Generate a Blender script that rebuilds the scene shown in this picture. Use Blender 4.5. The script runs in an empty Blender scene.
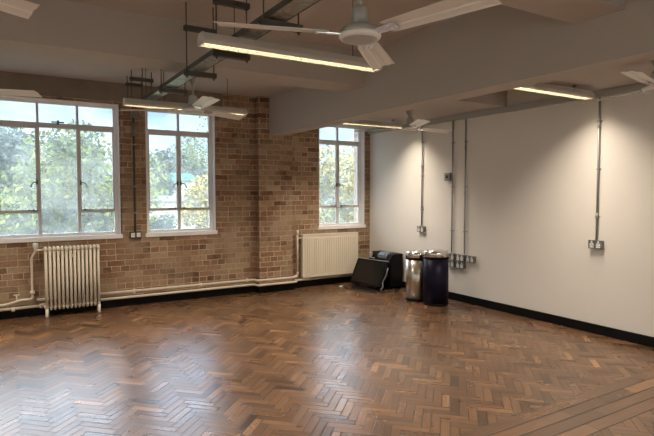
import bpy, bmesh, math, random
from mathutils import Vector, Matrix
R = random.Random(7)
PI = math.pi
D = math.radians
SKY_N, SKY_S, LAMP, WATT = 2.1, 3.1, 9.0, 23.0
S = bpy.context.scene
COL = S.collection

# ------------------------------------------------------------------ mesh helpers
def box(bm, x0, x1, y0, y1, z0, z1, bev=0.0, M=None):
    x0, x1 = sorted((x0, x1)); y0, y1 = sorted((y0, y1)); z0, z1 = sorted((z0, z1))
    r = bmesh.ops.create_cube(bm, size=1.0)
    vs = r['verts']
    for v in vs:
        v.co = Vector(((x0+x1)/2+v.co.x*(x1-x0), (y0+y1)/2+v.co.y*(y1-y0), (z0+z1)/2+v.co.z*(z1-z0)))
    if bev > 0:
        es = list({e for v in vs for e in v.link_edges})
        q = bmesh.ops.bevel(bm, geom=es, offset=bev, segments=2, affect='EDGES', profile=0.6)
        vs = list({v for f in q['faces'] for v in f.verts} | {v for v in vs if v.is_valid})
    if M is not None:
        for v in vs: v.co = M @ v.co
    return vs

def tube(bm, pts, r, seg=12, caps=True):
    pts = [Vector(p) for p in pts]
    n = len(pts); rings = []
    ref = None
    for i, p in enumerate(pts):
        if i == 0: t = pts[1]-p
        elif i == n-1: t = p-pts[i-1]
        else: t = (pts[i+1]-p).normalized()+(p-pts[i-1]).normalized()
        t.normalize()
        if ref is None:
            ref = Vector((0, 0, 1)) if abs(t.z) < .9 else Vector((1, 0, 0))
        a = (ref - t*ref.dot(t))
        if a.length < 1e-4: a = Vector((0, 1, 0)) - t*t.y
        a.normalize(); ref = a
        b = t.cross(a)
        rr = r[i] if isinstance(r, (list, tuple)) else r
        rings.append([bm.verts.new(p+a*math.cos(2*PI*k/seg)*rr+b*math.sin(2*PI*k/seg)*rr) for k in range(seg)])
    for i in range(n-1):
        for k in range(seg):
            f = bm.faces.new((rings[i][k], rings[i][(k+1) % seg], rings[i+1][(k+1) % seg], rings[i+1][k]))
            f.smooth = True
    if caps:
        bm.faces.new(rings[0][::-1]); bm.faces.new(rings[-1])

def bendpath(pts, rad=.05, n=5):
    pts = [Vector(p) for p in pts]; out = [pts[0]]
    for i in range(1, len(pts)-1):
        a, p, b = pts[i-1], pts[i], pts[i+1]
        d = min(rad, (a-p).length*.45, (b-p).length*.45)
        s = p+(a-p).normalized()*d; e = p+(b-p).normalized()*d
        for k in range(n+1):
            t = k/n
            out.append(s*(1-t)**2+p*2*t*(1-t)+e*t*t)
    out.append(pts[-1]); return out

def lathe(bm, prof, c=(0, 0, 0), seg=32, sx=1.0, sy=1.0, smooth=True):
    c = Vector(c); rings = []
    for r, z in prof:
        if r < 1e-5: rings.append([bm.verts.new(c+Vector((0, 0, z)))])
        else: rings.append([bm.verts.new(c+Vector((r*sx*math.cos(2*PI*k/seg), r*sy*math.sin(2*PI*k/seg), z))) for k in range(seg)])
    for i in range(len(rings)-1):
        A, B = rings[i], rings[i+1]
        for k in range(seg):
            k2 = (k+1) % seg
            if len(A) == 1 and len(B) == 1: continue
            if len(A) == 1: f = bm.faces.new((A[0], B[k2], B[k]))
            elif len(B) == 1: f = bm.faces.new((A[k], A[k2], B[0]))
            else: f = bm.faces.new((A[k], A[k2], B[k2], B[k]))
            f.smooth = smooth
    if len(rings[0]) > 1: bm.faces.new(rings[0][::-1])
    if len(rings[-1]) > 1: bm.faces.new(rings[-1])

def prism(bm, prof, a0, a1, axis='x'):
    """profile of (p,q) swept along axis; axis x: (y,z), axis y: (x,z), axis z: (x,y)"""
    def pt(a, p, q):
        return {'x': (a, p, q), 'y': (p, a, q), 'z': (p, q, a)}[axis]
    A = [bm.verts.new(pt(a0, *q)) for q in prof]; B = [bm.verts.new(pt(a1, *q)) for q in prof]
    n = len(prof)
    for k in range(n):
        bm.faces.new((A[k], A[(k+1) % n], B[(k+1) % n], B[k]))
    bm.faces.new(A[::-1]); bm.faces.new(B)

def NB(): return bmesh.new()
def obj(name, bm, mat, parent=None, **props):
    bmesh.ops.recalc_face_normals(bm, faces=bm.faces[:])
    me = bpy.data.meshes.new(name); bm.to_mesh(me); bm.free()
    o = bpy.data.objects.new(name, me); COL.objects.link(o)
    me.materials.append(mat)
    if parent: o.parent = parent
    for k, v in props.items(): o[k] = v
    return o
def tag(o, label, cat, group=None):
    o['label'] = label; o['category'] = cat
    if group: o['group'] = group
    return o
def thing(name, label, cat, loc=(0, 0, 0), rz=0, group=None):
    o = bpy.data.objects.new(name, None); COL.objects.link(o)
    o.empty_display_size = .1
    o.location = loc; o.rotation_euler = (0, 0, rz)
    return tag(o, label, cat, group)
def dup(src, loc, rz=None, label=None, group=None):
    r = src.copy(); COL.objects.link(r); r.location = loc
    if rz is not None: r.rotation_euler = (0, 0, rz)
    if label: r['label'] = label
    if group: r['group'] = group
    for ch in list(src.children):
        c = ch.copy(); COL.objects.link(c); c.parent = r
        for g in list(ch.children):
            d = g.copy(); COL.objects.link(d); d.parent = c
    return r
def struct(name, bm, mat, parent=None):
    o = obj(name, bm, mat, parent)
    if not parent: o['kind'] = 'structure'
    return o

# ------------------------------------------------------------------ materials
def newmat(name):
    m = bpy.data.materials.new(name); m.use_nodes = True
    nt = m.node_tree; b = nt.nodes['Principled BSDF']
    return m, nt, b
def L(nt, a, b): nt.links.new(a, b)
def simple(name, col, rough=.5, metal=0.0, var=.08, scale=6.0, bump=0.0, bscale=60.0, spec=.5, coat=0):
    m, nt, b = newmat(name)
    tc = nt.nodes.new('ShaderNodeTexCoord'); nz = nt.nodes.new('ShaderNodeTexNoise')
    nz.inputs['Scale'].default_value = scale; nz.inputs['Detail'].default_value = 5
    L(nt, tc.outputs['Object'], nz.inputs['Vector'])
    mx = nt.nodes.new('ShaderNodeMix'); mx.data_type = 'RGBA'
    mx.inputs['A'].default_value = (*[c*(1-var) for c in col], 1); mx.inputs['B'].default_value = (*[min(1, c*(1+var)) for c in col], 1)
    L(nt, nz.outputs['Fac'], mx.inputs['Factor']); L(nt, mx.outputs['Result'], b.inputs['Base Color'])
    b.inputs['Roughness'].default_value = rough; b.inputs['Metallic'].default_value = metal
    b.inputs['Specular IOR Level'].default_value = spec
    b.inputs['Coat Weight'].default_value = coat
    if bump > 0:
        n2 = nt.nodes.new('ShaderNodeTexNoise'); n2.inputs['Scale'].default_value = bscale; n2.inputs['Detail'].default_value = 4
        L(nt, tc.outputs['Object'], n2.inputs['Vector'])
        bp = nt.nodes.new('ShaderNodeBump'); bp.inputs['Strength'].default_value = bump; bp.inputs['Distance'].default_value = .01
        L(nt, n2.outputs['Fac'], bp.inputs['Height']); L(nt, bp.outputs['Normal'], b.inputs['Normal'])
    return m
def emit(name, col, strength):
    m, nt, b = newmat(name)
    b.inputs['Base Color'].default_value = (.8, .8, .8, 1)
    b.inputs['Emission Color'].default_value = (*col, 1); b.inputs['Emission Strength'].default_value = strength
    return m

def ramp(nt, stops):
    r = nt.nodes.new('ShaderNodeValToRGB'); e = r.color_ramp.elements
    while len(e) < len(stops): e.new(.5)
    for k, (p, c) in enumerate(stops):
        e[k].position = p; e[k].color = (*c, 1) if len(c) == 3 else c
    return r

def brick_mat():
    m, nt, b = newmat('old_brick')
    tc = nt.nodes.new('ShaderNodeTexCoord'); sp = nt.nodes.new('ShaderNodeSeparateXYZ')
    L(nt, tc.outputs['Object'], sp.inputs[0])
    ad = nt.nodes.new('ShaderNodeMath'); L(nt, sp.outputs['X'], ad.inputs[0]); L(nt, sp.outputs['Y'], ad.inputs[1])
    cb = nt.nodes.new('ShaderNodeCombineXYZ'); L(nt, ad.outputs[0], cb.inputs['X']); L(nt, sp.outputs['Z'], cb.inputs['Y'])
    # small wobble of the joints
    wn = nt.nodes.new('ShaderNodeTexNoise'); wn.inputs['Scale'].default_value = 14; L(nt, tc.outputs['Object'], wn.inputs['Vector'])
    sb = nt.nodes.new('ShaderNodeVectorMath'); sb.operation = 'SUBTRACT'; L(nt, wn.outputs['Color'], sb.inputs[0]); sb.inputs[1].default_value = (.5, .5, .5)
    sc = nt.nodes.new('ShaderNodeVectorMath'); sc.operation = 'SCALE'; L(nt, sb.outputs[0], sc.inputs[0]); sc.inputs['Scale'].default_value = .022
    va = nt.nodes.new('ShaderNodeVectorMath'); L(nt, cb.outputs[0], va.inputs[0]); L(nt, sc.outputs[0], va.inputs[1])
    def bt(c1, c2, mo, off):
        t = nt.nodes.new('ShaderNodeTexBrick'); L(nt, va.outputs[0], t.inputs['Vector'])
        t.inputs['Scale'].default_value = 1; t.inputs['Mortar Size'].default_value = .0045; t.inputs['Mortar Smooth'].default_value = .35
        t.inputs['Brick Width'].default_value = .222; t.inputs['Row Height'].default_value = .0765; t.inputs['Bias'].default_value = 0
        t.offset = .5; t.squash = .5; t.squash_frequency = 3
        t.inputs['Color1'].default_value = (*c1, 1); t.inputs['Color2'].default_value = (*c2, 1); t.inputs['Mortar'].default_value = (*mo, 1)
        return t
    t = bt((0, 0, 0), (1, 1, 1), (.5, .5, .5), .5)
    rp = ramp(nt, [(0, (.13, .072, .047)), (.2, (.23, .12, .072)), (.45, (.28, .16, .098)), (.7, (.32, .205, .13)), (.88, (.40, .29, .19)), (1, (.21, .10, .06))])
    rgb = nt.nodes.new('ShaderNodeRGBToBW'); L(nt, t.outputs['Color'], rgb.inputs[0]); L(nt, rgb.outputs[0], rp.inputs['Fac'])
    # within-brick mottling
    n1 = nt.nodes.new('ShaderNodeTexNoise'); n1.inputs['Scale'].default_value = 28; n1.inputs['Detail'].default_value = 6; n1.inputs['Roughness'].default_value = .7
    L(nt, tc.outputs['Object'], n1.inputs['Vector'])
    mo = nt.nodes.new('ShaderNodeMix'); mo.data_type = 'RGBA'; mo.blend_type = 'OVERLAY'; mo.inputs['Factor'].default_value = .75
    L(nt, rp.outputs['Color'], mo.inputs['A']); L(nt, n1.outputs['Fac'], mo.inputs['B'])
    # mortar
    mm = nt.nodes.new('ShaderNodeMix'); mm.data_type = 'RGBA'; L(nt, t.outputs['Fac'], mm.inputs['Factor'])
    L(nt, mo.outputs['Result'], mm.inputs['A'])
    n3 = nt.nodes.new('ShaderNodeTexNoise'); n3.inputs['Scale'].default_value = 3.0; n3.inputs['Detail'].default_value = 4
    L(nt, tc.outputs['Object'], n3.inputs['Vector'])
    mr = ramp(nt, [(.35, (.33, .25, .17)), (.6, (.66, .54, .40))]); L(nt, n3.outputs['Fac'], mr.inputs['Fac'])
    L(nt, mr.outputs['Color'], mm.inputs['B'])
    # smeared lime patches
    n2 = nt.nodes.new('ShaderNodeTexNoise'); n2.inputs['Scale'].default_value = 2.2; n2.inputs['Detail'].default_value = 9; n2.inputs['Roughness'].default_value = .68
    L(nt, tc.outputs['Object'], n2.inputs['Vector'])
    r2 = ramp(nt, [(.43, (0, 0, 0)), (.66, (.8, .8, .8))]); L(nt, n2.outputs['Fac'], r2.inputs['Fac'])
    sm = nt.nodes.new('ShaderNodeMix'); sm.data_type = 'RGBA'; L(nt, r2.outputs['Color'], sm.inputs['Factor'])
    L(nt, mm.outputs['Result'], sm.inputs['A']); sm.inputs['B'].default_value = (.37, .28, .19, 1)
    L(nt, sm.outputs['Result'], b.inputs['Base Color'])
    b.inputs['Roughness'].default_value = .9; b.inputs['Specular IOR Level'].default_value = .25
    h = nt.nodes.new('ShaderNodeMath'); h.operation = 'MULTIPLY_ADD'; L(nt, t.outputs['Fac'], h.inputs[0]); h.inputs[1].default_value = -.6; L(nt, n1.outputs['Fac'], h.inputs[2])
    bp = nt.nodes.new('ShaderNodeBump'); bp.inputs['Strength'].default_value = .6; bp.inputs['Distance'].default_value = .008
    L(nt, h.outputs[0], bp.inputs['Height']); L(nt, bp.outputs['Normal'], b.inputs['Normal'])
    return m

def floor_mat():
    m, nt, b = newmat('oak_parquet')
    at = nt.nodes.new('ShaderNodeAttribute'); at.attribute_name = 'tone'
    uv = nt.nodes.new('ShaderNodeUVMap'); uv.uv_map = 'UVMap'
    sp = nt.nodes.new('ShaderNodeSeparateXYZ'); L(nt, at.outputs['Vector'], sp.inputs[0])
    rp = ramp(nt, [(0, (.055, .03, .016)), (.3, (.12, .064, .033)), (.65, (.175, .093, .048)), (.93, (.23, .125, .063)), (1, (.33, .175, .085))])
    L(nt, sp.outputs['X'], rp.inputs['Fac'])
    # grain: noise stretched along the block, offset per block
    mp = nt.nodes.new('ShaderNodeMapping'); mp.inputs['Scale'].default_value = (5, 90, 1)
    L(nt, uv.outputs['UV'], mp.inputs['Vector'])
    ofs = nt.nodes.new('ShaderNodeCombineXYZ'); mu = nt.nodes.new('ShaderNodeMath'); mu.operation = 'MULTIPLY'; mu.inputs[1].default_value = 57
    L(nt, sp.outputs['Y'], mu.inputs[0]); L(nt, mu.outputs[0], ofs.inputs['Z'])
    va = nt.nodes.new('ShaderNodeVectorMath'); L(nt, mp.outputs[0], va.inputs[0]); L(nt, ofs.outputs[0], va.inputs[1])
    g = nt.nodes.new('ShaderNodeTexNoise'); g.inputs['Scale'].default_value = 1; g.inputs['Detail'].default_value = 5; L(nt, va.outputs[0], g.inputs['Vector'])
    mx = nt.nodes.new('ShaderNodeMix'); mx.data_type = 'RGBA'; mx.blend_type = 'OVERLAY'; mx.inputs['Factor'].default_value = .6
    L(nt, rp.outputs['Color'], mx.inputs['A']); L(nt, g.outputs['Fac'], mx.inputs['B'])
    # wear / large tone
    tc = nt.nodes.new('ShaderNodeTexCoord'); n2 = nt.nodes.new('ShaderNodeTexNoise'); n2.inputs['Scale'].default_value = .9; n2.inputs['Detail'].default_value = 6
    L(nt, tc.outputs['Object'], n2.inputs['Vector'])
    wr = ramp(nt, [(.3, (.72, .7, .68)), (.7, (1.18, 1.14, 1.1))]); L(nt, n2.outputs['Fac'], wr.inputs['Fac'])
    m2 = nt.nodes.new('ShaderNodeMix'); m2.data_type = 'RGBA'; m2.blend_type = 'MULTIPLY'; m2.inputs['Factor'].default_value = 1
    L(nt, mx.outputs['Result'], m2.inputs['A']); L(nt, wr.outputs['Color'], m2.inputs['B'])
    # joints from the edge attribute (tone.z = block length, uv in metres)
    su = nt.nodes.new('ShaderNodeSeparateXYZ'); L(nt, uv.outputs['UV'], su.inputs[0])
    def edge(sock, length_sock=None, length=None):
        s = nt.nodes.new('ShaderNodeMath'); s.operation = 'SUBTRACT'
        if length_sock: L(nt, length_sock, s.inputs[0])
        else: s.inputs[0].default_value = length
        L(nt, sock, s.inputs[1])
        mn = nt.nodes.new('ShaderNodeMath'); mn.operation = 'MINIMUM'; L(nt, sock, mn.inputs[0]); L(nt, s.outputs[0], mn.inputs[1]); return mn
    at2 = nt.nodes.new('ShaderNodeAttribute'); at2.attribute_name = 'size'
    s2 = nt.nodes.new('ShaderNodeSeparateXYZ'); L(nt, at2.outputs['Vector'], s2.inputs[0])
    eu = edge(su.outputs['X'], s2.outputs['X']); ev = edge(su.outputs['Y'], s2.outputs['Y'])
    mn = nt.nodes.new('ShaderNodeMath'); mn.operation = 'MINIMUM'; L(nt, eu.outputs[0], mn.inputs[0]); L(nt, ev.outputs[0], mn.inputs[1])
    mr = nt.nodes.new('ShaderNodeMapRange'); mr.inputs['From Min'].default_value = .0006; mr.inputs['From Max'].default_value = .005
    mr.inputs['To Min'].default_value = 0; mr.inputs['To Max'].default_value = 1; L(nt, mn.outputs[0], mr.inputs['Value'])
    m3 = nt.nodes.new('ShaderNodeMix'); m3.data_type = 'RGBA'; L(nt, mr.outputs[0], m3.inputs['Factor'])
    m3.inputs['A'].default_value = (.014, .008, .005, 1); L(nt, m2.outputs['Result'], m3.inputs['B'])
    L(nt, m3.outputs['Result'], b.inputs['Base Color'])
    # roughness variation
    rr = ramp(nt, [(0, (.21, .21, .21)), (1, (.36, .36, .36))])
    n4 = nt.nodes.new('ShaderNodeTexNoise'); n4.inputs['Scale'].default_value = 2.3; n4.inputs['Detail'].default_value = 8; L(nt, tc.outputs['Object'], n4.inputs['Vector'])
    ra = nt.nodes.new('ShaderNodeMath'); ra.operation = 'MULTIPLY_ADD'; ra.inputs[1].default_value = .35; L(nt, sp.outputs['Y'], ra.inputs[0])
    rm = nt.nodes.new('ShaderNodeMath'); rm.operation = 'MULTIPLY'; rm.inputs[1].default_value = .7; L(nt, n4.outputs['Fac'], rm.inputs[0]); L(nt, rm.outputs[0], ra.inputs[2])
    L(nt, ra.outputs[0], rr.inputs['Fac']); L(nt, rr.outputs['Color'], b.inputs['Roughness'])
    b.inputs['IOR'].default_value = 1.78
    # each block lies slightly out of level + joint grooves
    bp = nt.nodes.new('ShaderNodeBump'); bp.inputs['Strength'].default_value = .35; bp.inputs['Distance'].default_value = .002
    hh = nt.nodes.new('ShaderNodeMath'); hh.operation = 'MULTIPLY_ADD'; hh.inputs[1].default_value = .06; L(nt, g.outputs['Fac'], hh.inputs[0]); L(nt, mr.outputs[0], hh.inputs[2])
    t1 = nt.nodes.new('ShaderNodeMath'); t1.operation = 'MULTIPLY_ADD'; t1.inputs[1].default_value = 11; t1.inputs[2].default_value = -5.5; L(nt, sp.outputs['Y'], t1.inputs[0])
    t2 = nt.nodes.new('ShaderNodeMath'); t2.operation = 'MULTIPLY_ADD'; L(nt, t1.outputs[0], t2.inputs[0]); L(nt, su.outputs['Y'], t2.inputs[1]); L(nt, hh.outputs[0], t2.inputs[2])
    L(nt, t2.outputs[0], bp.inputs['Height']); L(nt, bp.outputs['Normal'], b.inputs['Normal'])
    return m

def glass_mat():
    m = bpy.data.materials.new('window_glass'); m.use_nodes = True; nt = m.node_tree; nt.nodes.clear()
    out = nt.nodes.new('ShaderNodeOutputMaterial'); tr = nt.nodes.new('ShaderNodeBsdfTransparent'); gl = nt.nodes.new('ShaderNodeBsdfGlossy')
    gl.inputs['Roughness'].default_value = .02; tr.inputs['Color'].default_value = (.93, .96, .96, 1)
    fr = nt.nodes.new('ShaderNodeFresnel'); fr.inputs['IOR'].default_value = 1.45
    mx = nt.nodes.new('ShaderNodeMixShader'); L(nt, fr.outputs[0], mx.inputs[0]); L(nt, tr.outputs[0], mx.inputs[1]); L(nt, gl.outputs[0], mx.inputs[2])
    # thin dirt film; its pale glow also stands in for milky haze outside
    tl = nt.nodes.new('ShaderNodeBsdfTranslucent'); tl.inputs['Color'].default_value = (.93, .96, .95, 1)
    tc = nt.nodes.new('ShaderNodeTexCoord'); nz = nt.nodes.new('ShaderNodeTexNoise'); nz.inputs['Scale'].default_value = 5; nz.inputs['Detail'].default_value = 8
    L(nt, tc.outputs['Object'], nz.inputs['Vector'])
    mr = nt.nodes.new('ShaderNodeMapRange'); mr.inputs['From Min'].default_value = .3; mr.inputs['From Max'].default_value = .7
    mr.inputs['To Min'].default_value = .06; mr.inputs['To Max'].default_value = .14; L(nt, nz.outputs['Fac'], mr.inputs['Value'])
    m2 = nt.nodes.new('ShaderNodeMixShader'); L(nt, mr.outputs[0], m2.inputs[0]); L(nt, mx.outputs[0], m2.inputs[1]); L(nt, tl.outputs[0], m2.inputs[2])
    L(nt, m2.outputs[0], out.inputs['Surface'])
    return m

def tray_mat():
    m, nt, b = newmat('galvanised_perforated')
    tc = nt.nodes.new('ShaderNodeTexCoord'); nz = nt.nodes.new('ShaderNodeTexVoronoi'); nz.inputs['Scale'].default_value = 35
    L(nt, tc.outputs['Object'], nz.inputs['Vector'])
    r = ramp(nt, [(0, (.24, .25, .24)), (1, (.5, .52, .5))]); L(nt, nz.outputs['Color'], r.inputs['Fac']); L(nt, r.outputs['Color'], b.inputs['Base Color'])
    b.inputs['Metallic'].default_value = .85; b.inputs['Roughness'].default_value = .45
    return m

def leaf_mat(name, c0, c1):
    m, nt, b = newmat(name)
    at = nt.nodes.new('ShaderNodeAttribute'); at.attribute_name = 'tone'
    mx = nt.nodes.new('ShaderNodeMix'); mx.data_type = 'RGBA'; mx.inputs['A'].default_value = (*c0, 1); mx.inputs['B'].default_value = (*c1, 1)
    L(nt, at.outputs['Fac'], mx.inputs['Factor']); L(nt, mx.outputs['Result'], b.inputs['Base Color'])
    b.inputs['Roughness'].default_value = .7; b.inputs['Specular IOR Level'].default_value = .2
    return m

M_brick = brick_mat(); M_floor = floor_mat(); M_glass = glass_mat(); M_tray = tray_mat()
M_wall = simple('cream_wall_paint', (.77, .74, .70), .75, var=.03, scale=1.6, bump=.12, bscale=25, spec=.3)
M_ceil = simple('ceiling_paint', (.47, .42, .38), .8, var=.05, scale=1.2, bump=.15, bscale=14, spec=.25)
M_conc = simple('stained_concrete', (.23, .185, .15), .9, var=.35, scale=5, bump=.35, bscale=30, spec=.2)
M_white = simple('white_window_paint', (.84, .82, .81), .45, var=.05, scale=9)
M_steel = simple('grey_white_steel_paint', (.62, .60, .60), .45, var=.06, scale=12)
M_black = simple('black_skirting_paint', (.005, .005, .005), .6, var=.2, scale=8, spec=.15)
M_cream = simple('cream_enamel', (.74, .665, .55), .35, var=.04, scale=5)
M_pipe = simple('cream_pipe_paint', (.68, .605, .49), .4, var=.1, scale=9)
M_fan = simple('fan_enamel', (.78, .76, .73), .4, var=.04, scale=5)
M_fanhub = simple('fan_motor_enamel', (.4, .385, .36), .4, var=.06, scale=8)
M_brass = simple('chrome_fitting', (.7, .7, .7), .2, 1.0)
M_galv = simple('galvanised_conduit', (.36, .36, .35), .45, .5, var=.12, scale=20)
M_trunk = simple('grey_trunking', (.40, .405, .385), .55, .1, var=.06)
M_bar = simple('dull_channel_steel', (.09, .08, .07), .6, .4, var=.2, scale=14)
M_lamp = simple('luminaire_casing', (.55, .51, .46), .5, var=.04)
M_sock = simple('metal_clad_socket', (.2, .2, .2), .4, .6, var=.06)
M_wplas = simple('white_plastic', (.8, .8, .78), .35, var=.03)
M_dark = simple('dark_slot', (.02, .02, .02), .5)
M_bplas = simple('black_plastic', (.004, .004, .005), .5, var=.2, scale=10, spec=.15)
M_screen = simple('dark_screen_glass', (.009, .0085, .008), .22, var=.2, spec=.25)
M_grey = simple('grey_plastic', (.1, .105, .12), .35, var=.1)
M_silver = simple('silver_plastic', (.5, .51, .53), .3, .3)
M_inox = simple('brushed_steel', (.62, .58, .52), .28, 1.0, var=.06, scale=3)
M_navy = simple('navy_enamel', (.003, .003, .017), .4, 0, var=.1, spec=.2)
M_chrome = simple('chrome_lid', (.8, .79, .76), .14, 1.0, var=.03)
M_diff = emit('lit_diffuser', (1.0, .86, .60), LAMP)
M_louv = simple('white_louvre', (.75, .7, .6), .4)

# ------------------------------------------------------------------ room shell
ZC = 2.92      # window bay ceiling
ZM = 3.03      # main bay ceiling
XL, YF = -9.2, -9.6
# windows: (x0, x1, mullion xs (glass), z0, z1)
ZS, ZT = .945, 2.645
wins = [(-6.80, -4.02, 'window_1'), (-3.707, -2.735, 'window_2'), (-1.015, -.10, 'window_3')]
extra = (-8.9, -7.2, 'window_4')
allw = sorted(wins+[extra])
bm = NB(); TH = .34
xs = [XL]
for a, b_, _ in allw: xs += [a, b_]
xs.append(.3)
for i in range(0, len(xs), 2): box(bm, xs[i], xs[i+1], 0, TH, 0, 3.2)
for a, b_, _ in allw:
    box(bm, a, b_, 0, TH, 0, ZS); box(bm, a, b_, 0, TH, ZT, 3.2)
struct('wall_back', bm, M_brick)
bm = NB(); box(bm, 0, .3, YF, 0, 0, 3.2); struct('wall_right', bm, M_wall)
FW = [(-8.6, -6.0), (-5.2, -2.6), (-1.6, -.3)]; LW = [(-8.6, -6.2), (-4.6, -2.6)]  # openings added in the unseen walls to let in more daylight
bm = NB(); ys = [YF-.3]+[v for p in LW for v in p]+[.34]
for i in range(0, len(ys), 2): box(bm, XL-.3, XL, ys[i], ys[i+1], 0, 3.2)
for a, b_ in LW: box(bm, XL-.3, XL, a, b_, 0, ZS); box(bm, XL-.3, XL, a, b_, ZT, 3.2)
struct('wall_left', bm, M_wall)
bm = NB(); xs = [XL]+[v for p in FW for v in p]+[.3]
for i in range(0, len(xs), 2): box(bm, xs[i], xs[i+1], YF-.3, YF, 0, 3.2)
for a, b_ in FW: box(bm, a, b_, YF-.3, YF, 0, ZS); box(bm, a, b_, YF-.3, YF, ZT, 3.2)
struct('wall_front', bm, M_wall)
# brick pier under the main beam
bm = NB(); box(bm, -2.115, -1.56, -.12, 0, 0, ZC); struct('trim_1', bm, M_brick)
# concrete lintel over the left windows
bm = NB(); box(bm, XL, -2.62, -.006, .0, ZT+.035, ZC); struct('trim_2', bm, M_conc)
# ceilings
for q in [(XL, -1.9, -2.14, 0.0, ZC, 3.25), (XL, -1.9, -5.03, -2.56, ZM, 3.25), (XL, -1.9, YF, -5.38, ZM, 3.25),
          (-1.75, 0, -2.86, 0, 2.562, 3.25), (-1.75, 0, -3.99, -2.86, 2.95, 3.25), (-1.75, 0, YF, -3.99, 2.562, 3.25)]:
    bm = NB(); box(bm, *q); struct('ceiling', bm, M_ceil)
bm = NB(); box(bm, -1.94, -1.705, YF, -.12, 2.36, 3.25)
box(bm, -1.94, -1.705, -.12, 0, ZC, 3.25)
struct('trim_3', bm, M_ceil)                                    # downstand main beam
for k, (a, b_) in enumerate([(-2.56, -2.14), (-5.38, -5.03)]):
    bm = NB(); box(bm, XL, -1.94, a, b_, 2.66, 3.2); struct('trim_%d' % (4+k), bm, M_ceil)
# skirtings
bm = NB(); box(bm, -.022, 0, YF, 0, 0, .10, .004); struct('baseboard_right', bm, M_black)
bm = NB(); box(bm, XL, -2.14, -.025, 0, 0, .115, .003); box(bm, -1.535, -.022, -.025, 0, 0, .115, .003)
box(bm, -2.14, -1.535, -.145, -.12, 0, .115, .003); box(bm, -2.14, -2.115, -.12, 0, 0, .115); box(bm, -1.56, -1.535, -.12, 0, 0, .115)
struct('baseboard_back', bm, M_black)

# ---- herringbone floor, every block its own face
def make_floor():
    bm = NB(); W = .06; n = 4; Lb = W*n
    uvl = bm.loops.layers.uv.new('UVMap')
    tone = bm.loops.layers.float_color.new('tone'); size = bm.loops.layers.float_color.new('size')
    def quad(P, l, w):
        vs = [bm.verts.new((p[0], p[1], 0)) for p in P]
        f = bm.faces.new(vs); t = R.random()
        t = min(1, max(0, R.gauss(.5, .2))); 
        if R.random() < .03: t = .85+.15*R.random()
        o = R.random()
        for lp, u in zip(f.loops, [(0, 0), (l, 0), (l, w), (0, w)]):
            lp[uvl].uv = u; lp[tone] = (t, o, 0, 1); lp[size] = (l, w, 0, 1)
    def herring(y0, y1, ox=.0):
        bm2 = bm
        u = Vector((1, 1))/math.sqrt(2); v = Vector((-1, 1))/math.sqrt(2)
        start = len(bm.faces)
        made = []
        for ib in range(-75, 75):
            for ia in range(-400, 400):
                a = (ia+n*ib)*W; b_ = (ia-n*ib)*W
                for kind in (0, 1):
                    if kind == 0: x0, y0_, dx, dy = a, b_, Lb, W
                    else: x0, y0_, dx, dy = a+Lb, b_+W-Lb, W, Lb
                    c = u*(x0+dx/2)+v*(y0_+dy/2)+Vector((ox, 0))
                    if c.x < XL-.3 or c.x > .3 or c.y < y0-.25 or c.y > y1+.25: continue
                    cs = [(x0, y0_), (x0+dx, y0_), (x0+dx, y0_+dy), (x0, y0_+dy)]
                    if kind == 1: cs = [cs[1], cs[2], cs[3], cs[0]]
                    P = [u*q[0]+v*q[1]+Vector((ox, 0)) for q in cs]
                    ins = [y0 <= p.y <= y1 and XL <= p.x <= 0 for p in P]
                    if not any(ins): continue
                    quad(P, Lb, W)
    herring(-4.99, 0)
    lo = [f for f in bm.faces]
    def cut(fs, co, no):
        geom = list(fs)+list({e for f in fs for e in f.edges})+list({v for f in fs for v in f.verts})
        bmesh.ops.bisect_plane(bm, geom=geom, plane_co=co, plane_no=no, clear_outer=True, clear_inner=False, dist=1e-6)
    cut(bm.faces[:], (0, -4.99, 0), (0, -1, 0))
    keep = set(bm.faces)
    # plank border across the floor
    y = -5.42
    for k in range(4):
        w = (.43)/4; x = XL
        while x < 0:
            l = R.uniform(.55, 1.1); x2 = min(x+l, 0)
            quad([(x, y+.0035), (x2, y+.0035), (x2, y+w), (x, y+w)], x2-x, w-.0035); x = x2
        y += w
    keep |= set(bm.faces)
    herring(YF, -5.42, .11)
    new = [f for f in bm.faces if f not in keep]
    cut(new, (0, -5.42, 0), (0, 1, 0))
    for co, no in [((0, 0, 0), (0, 1, 0)), ((0, 0, 0), (1, 0, 0)), ((XL, 0, 0), (-1, 0, 0)), ((0, YF, 0), (0, -1, 0))]:
        cut(bm.faces[:], co, no)
    for f in bm.faces:
        if f.normal.z < 0: f.normal_flip()
    me = bpy.data.meshes.new('floor'); bm.to_mesh(me); bm.free()
    o = bpy.data.objects.new('floor', me); COL.objects.link(o); me.materials.append(M_floor); o['kind'] = 'structure'
make_floor()
bm = NB(); box(bm, XL-.3, .3, YF-.3, TH, -.3, -.004); struct('floor_slab', bm, M_dark)

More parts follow.
